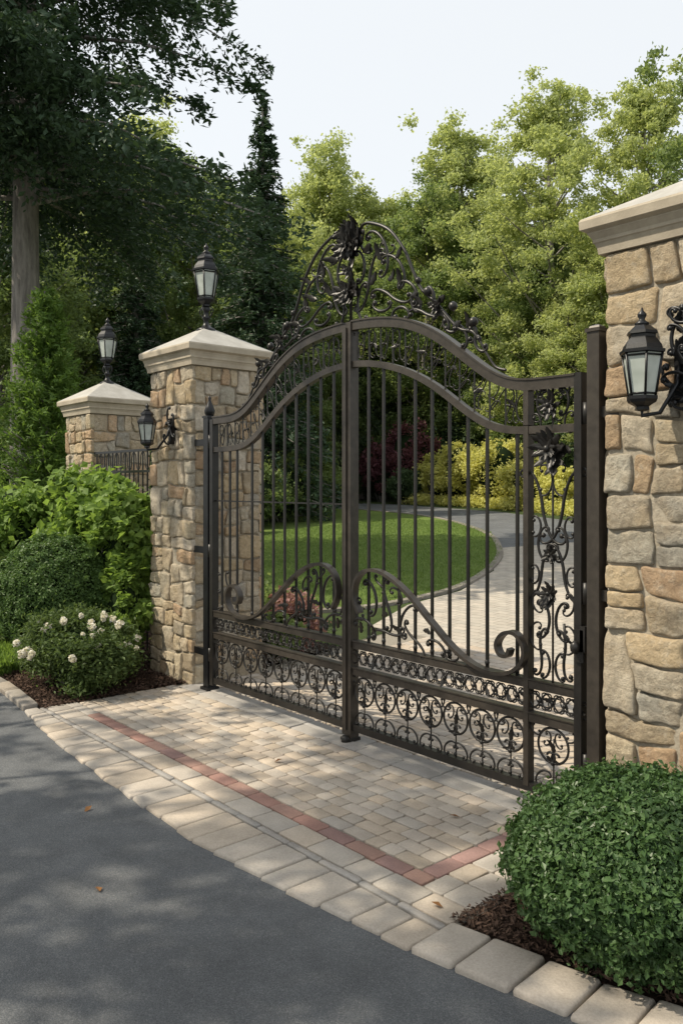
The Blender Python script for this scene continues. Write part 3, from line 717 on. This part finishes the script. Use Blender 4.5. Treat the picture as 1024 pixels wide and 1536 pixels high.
for z in (.35,1.3,2.3):
    g.lathe(XL-.02,-.01,[(.022,z-.06),(.022,z+.06)],10,0); g.lathe(XR+.03,-.01,[(.022,z-.06),(.022,z+.06)],10,0)
g.obj('wrought_iron_gate',[M_iron,M_ironb])
def post(name,x0,x1,y0,y1,h,fin):
    mb=MB(); mb.box(x0,x1,y0,y1,-.05,h); mb.box(x0-.008,x1+.008,y0-.008,y1+.008,h+.001,h+.02); mb.box(x0-.02,x1+.02,y0-.02,y1+.02,-.02,.045)
    cx=(x0+x1)/2;cy=(y0+y1)/2
    if fin: mb.lathe(cx,cy,[(.03,h+.015),(.045,h+.04),(.05,h+.07),(.035,h+.11),(.018,h+.15),(.012,h+.17),(.016,h+.185),(.003,h+.21)],12)
    else: mb.lathe(cx,cy,[(.05,h+.018),(.04,h+.035),(.01,h+.045)],4,rot=pi/4,smooth=False)
    for z in (.35,1.3,2.3): mb.box(x0-.27 if fin else x1,x0 if fin else x1+.1,cy-.02,cy+.02,z-.03,z+.03)
    return mb.obj(name,[M_irond])
post('gate_post',-.075,.005,-.03,.06,2.52,True)
o=post('gate_post',3.955,4.03,-.045,.045,2.74,False); o.data.materials[0]=M_ironb

# ---------------------------------------------------------------- wall lanterns
def wall_lantern(cx,cy,z0,s,wx):
    mb=MB(); lantern_body(mb,cx,cy,z0,s,6,.2)
    for k in range(2): 
        mb.box(wx-.035*s-.01*k,wx+.035*s+.01*k,-.075+.01*k,-.030+.012*k,z0-.02+.03*k,z0+.36*s-.03*k)
    arm=[(wx,-.06,z0+.30*s),(wx,-.10,z0+.10*s),((wx+cx)/2,cy*.7,z0-.10*s),(cx,cy,z0-.12*s),(cx,cy,z0-.06*s)]
    mb.tube(arm,.011,6)
    return mb
wx=4.50; mb=wall_lantern(4.395,-.25,2.33,.72,wx)
random.seed(9)
for k,(dx,dz,h,rot,kind) in enumerate([(.0,.30,.2,0,'C'),(.05,.16,.24,.4,'S'),(-.02,.10,.18,.9,'C'),(.09,.28,.18,-.4,'C'),(.10,.02,.22,.2,'S'),(.03,-.03,.16,1.2,'C'),(.13,.16,.2,1.0,'C'),(.0,.40,.14,.6,'c'),(.08,.42,.16,1.4,'C')]):
    scr(mb,kind,wx+dx,2.33+dz,h,rot,k%2==0,.010,-.085); scr(mb,kind,wx+dx+.02,2.33+dz,h*.8,rot+.5,k%2==1,.008,-.12)
for i in range(20): aleaf(mb,wx+random.uniform(-.03,.14),2.33+random.uniform(-.05,.42),random.uniform(.06,.1),random.uniform(0,6.28),-.10,.5)
mb.obj('wall_lantern',[M_irond,M_glass])
wx=-.62; mb=wall_lantern(-.80,-.22,2.32,.62,wx)
for k,(dx,dz,h,rot,kind) in enumerate([(.0,.26,.16,0,'C'),(.03,.12,.2,.4,'S'),(-.05,.02,.14,.9,'C'),(.06,.2,.14,-.4,'C')]):
    scr(mb,kind,wx+dx,2.32+dz,h,rot,k%2==0,.009,-.085)
mb.obj('wall_lantern',[M_irond,M_glass])

# ---------------------------------------------------------------- side fence between the left pillars
f=MB()
for z in (2.30,2.06,1.2,.4): f.box(-3.27,-1.08,.33,.36,z-.014,z+.014)
x=-3.2;i=0
while x<-1.1:
    f.box(x-.006,x+.006,.338,.352,.05,2.29); 
    scr(f,'s',x+.055,2.18,.2,0,i%2==0,.005,.345); x+=.11;i+=1
f.obj('iron_fence',[M_irond])

# ---------------------------------------------------------------- near plants
shrub('boxwood_shrub',(4.73,-.82,0),.54,.54,-.04,.67,105000,.029,L_box,41,.05,.12,3.5,.6,.80,.6,sprigs=420)
shrub('boxwood_shrub',(-1.88,-.70,0),.58,.58,.14,1.38,52000,.032,L_boxl,42,.015,.06,3,.6,.88,sprigs=200)
rr=random.Random(4); fl=[]
for i in range(24):
    a=rr.uniform(-1.9,1.0); e=rr.uniform(.15,1.35); k=rr.uniform(.92,1.04)
    fl.append((.68*k*math.cos(e)*math.cos(a),.58*k*math.cos(e)*math.sin(a),.30+.43*math.sin(e)))
for i in range(10):
    b=fl[i]; fl.append((b[0]+rr.uniform(-.06,.06),b[1]+rr.uniform(-.06,.06),b[2]+rr.uniform(-.04,.04)))
openshrub('white_flowering_shrub',(-.95,-.86,0),.74,.54,.74,90,42000,.040,L_rose,43,.5,True,(.11,.19),fl,.90)
openshrub('hydrangea_shrub',(-1.72,-.08,0),.62,.42,2.30,46,16000,.095,L_hyd,44,cr=(.13,.24))
openshrub('hydrangea_shrub',(-2.65,-.05,0),.78,.42,2.35,60,20000,.10,L_hyd,45,cr=(.13,.24))
openshrub('hydrangea_shrub',(-3.8,-.45,0),.9,.6,2.25,58,18000,.10,L_hyd,46,cr=(.13,.24))
openshrub('hydrangea_shrub',(-5.0,-.5,0),1.0,.8,2.1,54,15000,.11,L_hyd,47,cr=(.13,.24))
openshrub('green_shrub',(-3.1,-.75,0),.55,.4,1.2,34,12000,.08,L_mid,48,cr=(.15,.26))
openshrub('green_shrub',(-1.25,-.25,0),.35,.3,1.1,20,8000,.07,L_hyd,49,cr=(.15,.26))
openshrub('pink_flowering_plant',(-1.05,1.75,0),.40,.40,.68,22,5000,.055,L_red,50)
openshrub('green_shrub',(-1.9,2.2,0),.5,.5,.6,18,6000,.07,L_mid,51)
openshrub('green_shrub',(-.65,1.25,0),.3,.3,.55,14,4000,.06,L_mid,52)
me=conifer('arborvitae',60,5.0,.95,.1,900,60,.10,.08,-.25,.62,.3,[L_thuja,M_bark],.3,.05,.9)
put('arborvitae_tree',me,(-6.5,.95,0))
qb=QB(); rng=np.random.default_rng(12)
LP=np.array([(2.84,-2.36,.012),(4.0,-1.3,.034),(1.9,-2.0,.012),(2.0,-.7,.034),(3.4,-.5,.034),(4.5,-2.2,.012)])
leaves(qb,rng,LP,np.c_[rng.normal(size=(len(LP),2))*.25,np.ones(len(LP))],.06,.6,.12); put('fallen_leaves',qb.mesh('fallen_leaves',[L_brown]))

# ---------------------------------------------------------------- trees
D1=deciduous('tree_a',101,20,5.2,4.0,64,90000,.19)
D2=deciduous('tree_b',102,18,5.6,2.8,70,95000,.19,pw=.9)
D3=deciduous('tree_c',103,20,4.9,3.0,72,85000,.17,cr=(.06,.12),pw=.75)
D4=deciduous('tree_d',107,13,5.0,4.5,40,15000,.16,cr=(.05,.10),sub=5)
S1=conifer('spruce_a',104,16,3.3,.6,560,170,.22,asp=.34)
def T(me,name,x,y,H,base,mat,rz=0,w=1.0):
    s=H/base; put(name,me,(x,y,tz(y)-.05),rz,(s*w,s*w,s),[mat,None])
T(D3,'deciduous_tree',-15.7,28.5,19.0,20,L_light,.3,1.05)
T(D3,'deciduous_tree',-11.3,27.5,17.4,20,L_light,2.1,.95)
T(D1,'deciduous_tree',-23.6,31.0,20.3,20,L_light,1.0)
T(D1,'deciduous_tree',-23.5,28.0,16.2,20,L_mid,4.0,1.1)
T(D2,'deciduous_tree',-31.1,28.0,20.6,18,L_light,2.0,.9)
T(S1,'spruce_tree',-18.1,13.4,15.8,16,L_pine,0,1.0)
T(D2,'deciduous_tree',-25.0,14.6,15.6,18,L_mid,.7)
T(D1,'deciduous_tree',-30.2,14.7,18.6,20,L_light,3.0,1.1)
T(D2,'deciduous_tree',-26.7,9.6,17.0,18,L_mid,1.4)
T(D1,'deciduous_tree',-30.6,6.0,18,20,L_light,5.0,1.1)
T(D2,'deciduous_tree',-22.5,5.0,11.5,18,L_mid,5.5,1.1)
T(D3,'deciduous_tree',-2.6,19.8,17.0,20,L_mid,1.0,.9)
T(D2,'deciduous_tree',-16.5,29.0,12.5,18,L_mid,2.8,1.0)
T(D2,'deciduous_tree',-21.5,30.5,14.0,18,L_mid,.2,.9)
T(D1,'deciduous_tree',-11.5,25.8,10.5,20,L_light,2.5,1.1)
T(D2,'deciduous_tree',-28.5,27.5,14.5,18,L_mid,4.4,1.0)
T(D1,'deciduous_tree',-29,23,14.5,20,L_light,1.7,1.1)
T(D2,'deciduous_tree',-7.0,26.2,11,18,L_mid,3.6,1.0)
T(D1,'deciduous_tree',-25.0,19.0,11.5,20,L_mid,.4,1.15)
T(S1,'spruce_tree',-21.8,10.2,12,16,L_pine,2,1.1)
T(S1,'spruce_tree',-26.0,25.5,12,16,L_dark,3,1.0)
T(S1,'spruce_tree',-13.6,26.0,9.5,16,L_dark,1,1.1)
rng=random.Random(77); col=bpy.data.collections.new('distant_trees'); COL.children.link(col)
for ang in range(-44,44,5):
    for Z in (50,64):
        a=math.radians(ang+rng.uniform(-1.5,1.5)); X=Z*math.tan(a)*.95
        x=6.48+.653*X-.757*Z; y=-4+.757*X+.653*Z
        H=rng.uniform(14,18) if Z<60 else rng.uniform(17,21)
        me=rng.choice([D1,D2,D3]); s=H/(18 if me is D2 else 20)
        o=bpy.data.objects.new('forest_tree',me); o.location=(x,y,tz(y)); o.scale=(s*1.35,s*1.35,s); o.rotation_euler=(0,0,rng.random()*6)
        col.objects.link(o); o.material_slots[0].link='OBJECT'; o.material_slots[0].material=rng.choice([L_light,L_light,L_mid])
def bigshrub(name,x,y,r,h,mat,seed,leaf=.12,n=14000):
    return openshrub(name,(x,y,tz(y)),r,r,h,44,n,leaf,mat,seed,cr=(.13,.24))
bigshrub('golden_shrub',-17.2,23.4,1.45,3.0,L_yel,201); bigshrub('golden_shrub',-19.0,24.0,1.3,2.7,L_yel,202)
bigshrub('golden_shrub',-14.6,22.6,1.5,3.0,L_yel,203); bigshrub('golden_shrub',-12.4,21.8,1.3,2.3,L_yel,204)
bigshrub('golden_shrub',-10.2,20.6,1.0,1.7,L_yel,205)
bigshrub('purple_shrub',-21.3,24.4,1.6,4.4,L_pur,206); bigshrub('purple_shrub',-22.8,23.9,1.3,3.6,L_pur,207)
bigshrub('green_shrub',-20.3,22.9,.9,1.7,L_dark,208)
for i,(x,y,r,h) in enumerate([(-16.9,13.4,1.4,2.7),(-18.6,15.6,1.6,3.0),(-20.4,17.4,1.6,3.2),(-15.8,11.4,1.3,2.2),(-22.5,19,1.6,3.2),(-17.5,10,1.7,3.2),(-14.5,9.3,1.0,1.6)]):
    bigshrub('green_shrub',x,y,r,h,L_mid,210+i)
me=None
for i,(x,y,r,h) in enumerate([(-9,24,2.2,4),(-12.5,25.5,2.2,4.2),(-16.5,26.7,2.2,4.4),(-20.5,28,2.4,5),(-25,27,2.6,5),(-6,21.5,2,3.6),(-25.5,17.5,2.6,5),(-24,13,2.4,4.5),(-22,8,2.2,4.2),(-18,5,2.0,4),(-14,2.5,1.8,3.6),(-27,4,3,6),(-12,5.2,1.6,3),(-20,1,2.4,4.5),(-9.5,4,1.3,2.6),(-16,-1.5,2,4),(-10.5,-.8,1.4,3)]):
    if me is None: o=openshrub('understory_shrub',(0,0,0),2,2,4,60,24000,.15,L_dark,230,cr=(.13,.24)); me=o.data; bpy.data.objects.remove(o)
    put('understory_shrub',me,(x,y,tz(y)),i*1.1,(r/2,r/2,h/4),[L_dark if i%2 else L_mid,None,None,None])
qb=QB(); rg=np.random.default_rng(31); C=[];R_=[]
for i in range(150):
    t=rg.random(); x=np.interp(t,[0,.33,.66,1],[-6.5,-10,-14.5,-21]); y=np.interp(t,[0,.33,.66,1],[17.9,19.8,21.6,23])+rg.uniform(0,1.2)
    C.append((x,y,tz(y)+.2)); R_.append(rg.uniform(.25,.45))
clumpleaves(qb,rg,np.array(C),np.array(R_),26000,.10); put('ground_cover',qb.mesh('ground_cover',[L_yel]))
P1=conifer('pine',301,21,5.6,7.6,235,1000,.15,.34,.34,.55,.42,[L_pine,M_bark],.26,.06)
put('pine_tree',P1,(-10.7,2.15,-.02))
T(D4,'deciduous_tree',-2.4,-8.9,13,13,L_mid,.9,1.0)
T(D4,'deciduous_tree',2.0,-12.2,13,13,L_mid,2.9,1.0)

# ---------------------------------------------------------------- light, sky, camera
el=math.radians(50); D=Vector((-.58,-.815,0)).normalized()*math.cos(el)+Vector((0,0,math.sin(el)))
s=bpy.data.lights.new('sun','SUN'); s.energy=5.0; s.angle=math.radians(.5); s.color=(1,.90,.73)
so=bpy.data.objects.new('sun',s); so.rotation_euler=D.to_track_quat('Z','Y').to_euler(); COL.objects.link(so)
w=bpy.data.worlds.new('World'); scene.world=w; w.use_nodes=True; nt=w.node_tree
sky=nt.nodes.new('ShaderNodeTexSky'); sky.sky_type='NISHITA'; sky.sun_disc=False; sky.sun_elevation=el; sky.sun_rotation=math.atan2(D.x,D.y)
sky.air_density=1.0; sky.dust_density=3.0; sky.ozone_density=1.0
c=mixc(nt,.74,sky.outputs[0],(7.5,7.65,7.6))
bg=nt.nodes['Background']; bg.inputs[1].default_value=.15; nt.links.new(c,bg.inputs[0])
cam=bpy.data.cameras.new('camera'); cam.sensor_fit='VERTICAL'; cam.sensor_height=36; cam.lens=28.76; cam.shift_y=-.026; cam.clip_end=2000; cam.clip_start=.05
co=bpy.data.objects.new('camera',cam); co.location=(6.48,-4.0,1.9); co.rotation_euler=(pi/2,0,math.atan2(.757,.653)); COL.objects.link(co)
scene.camera=co
scene.view_settings.view_transform='Standard'; scene.view_settings.look='None'; scene.view_settings.exposure=0
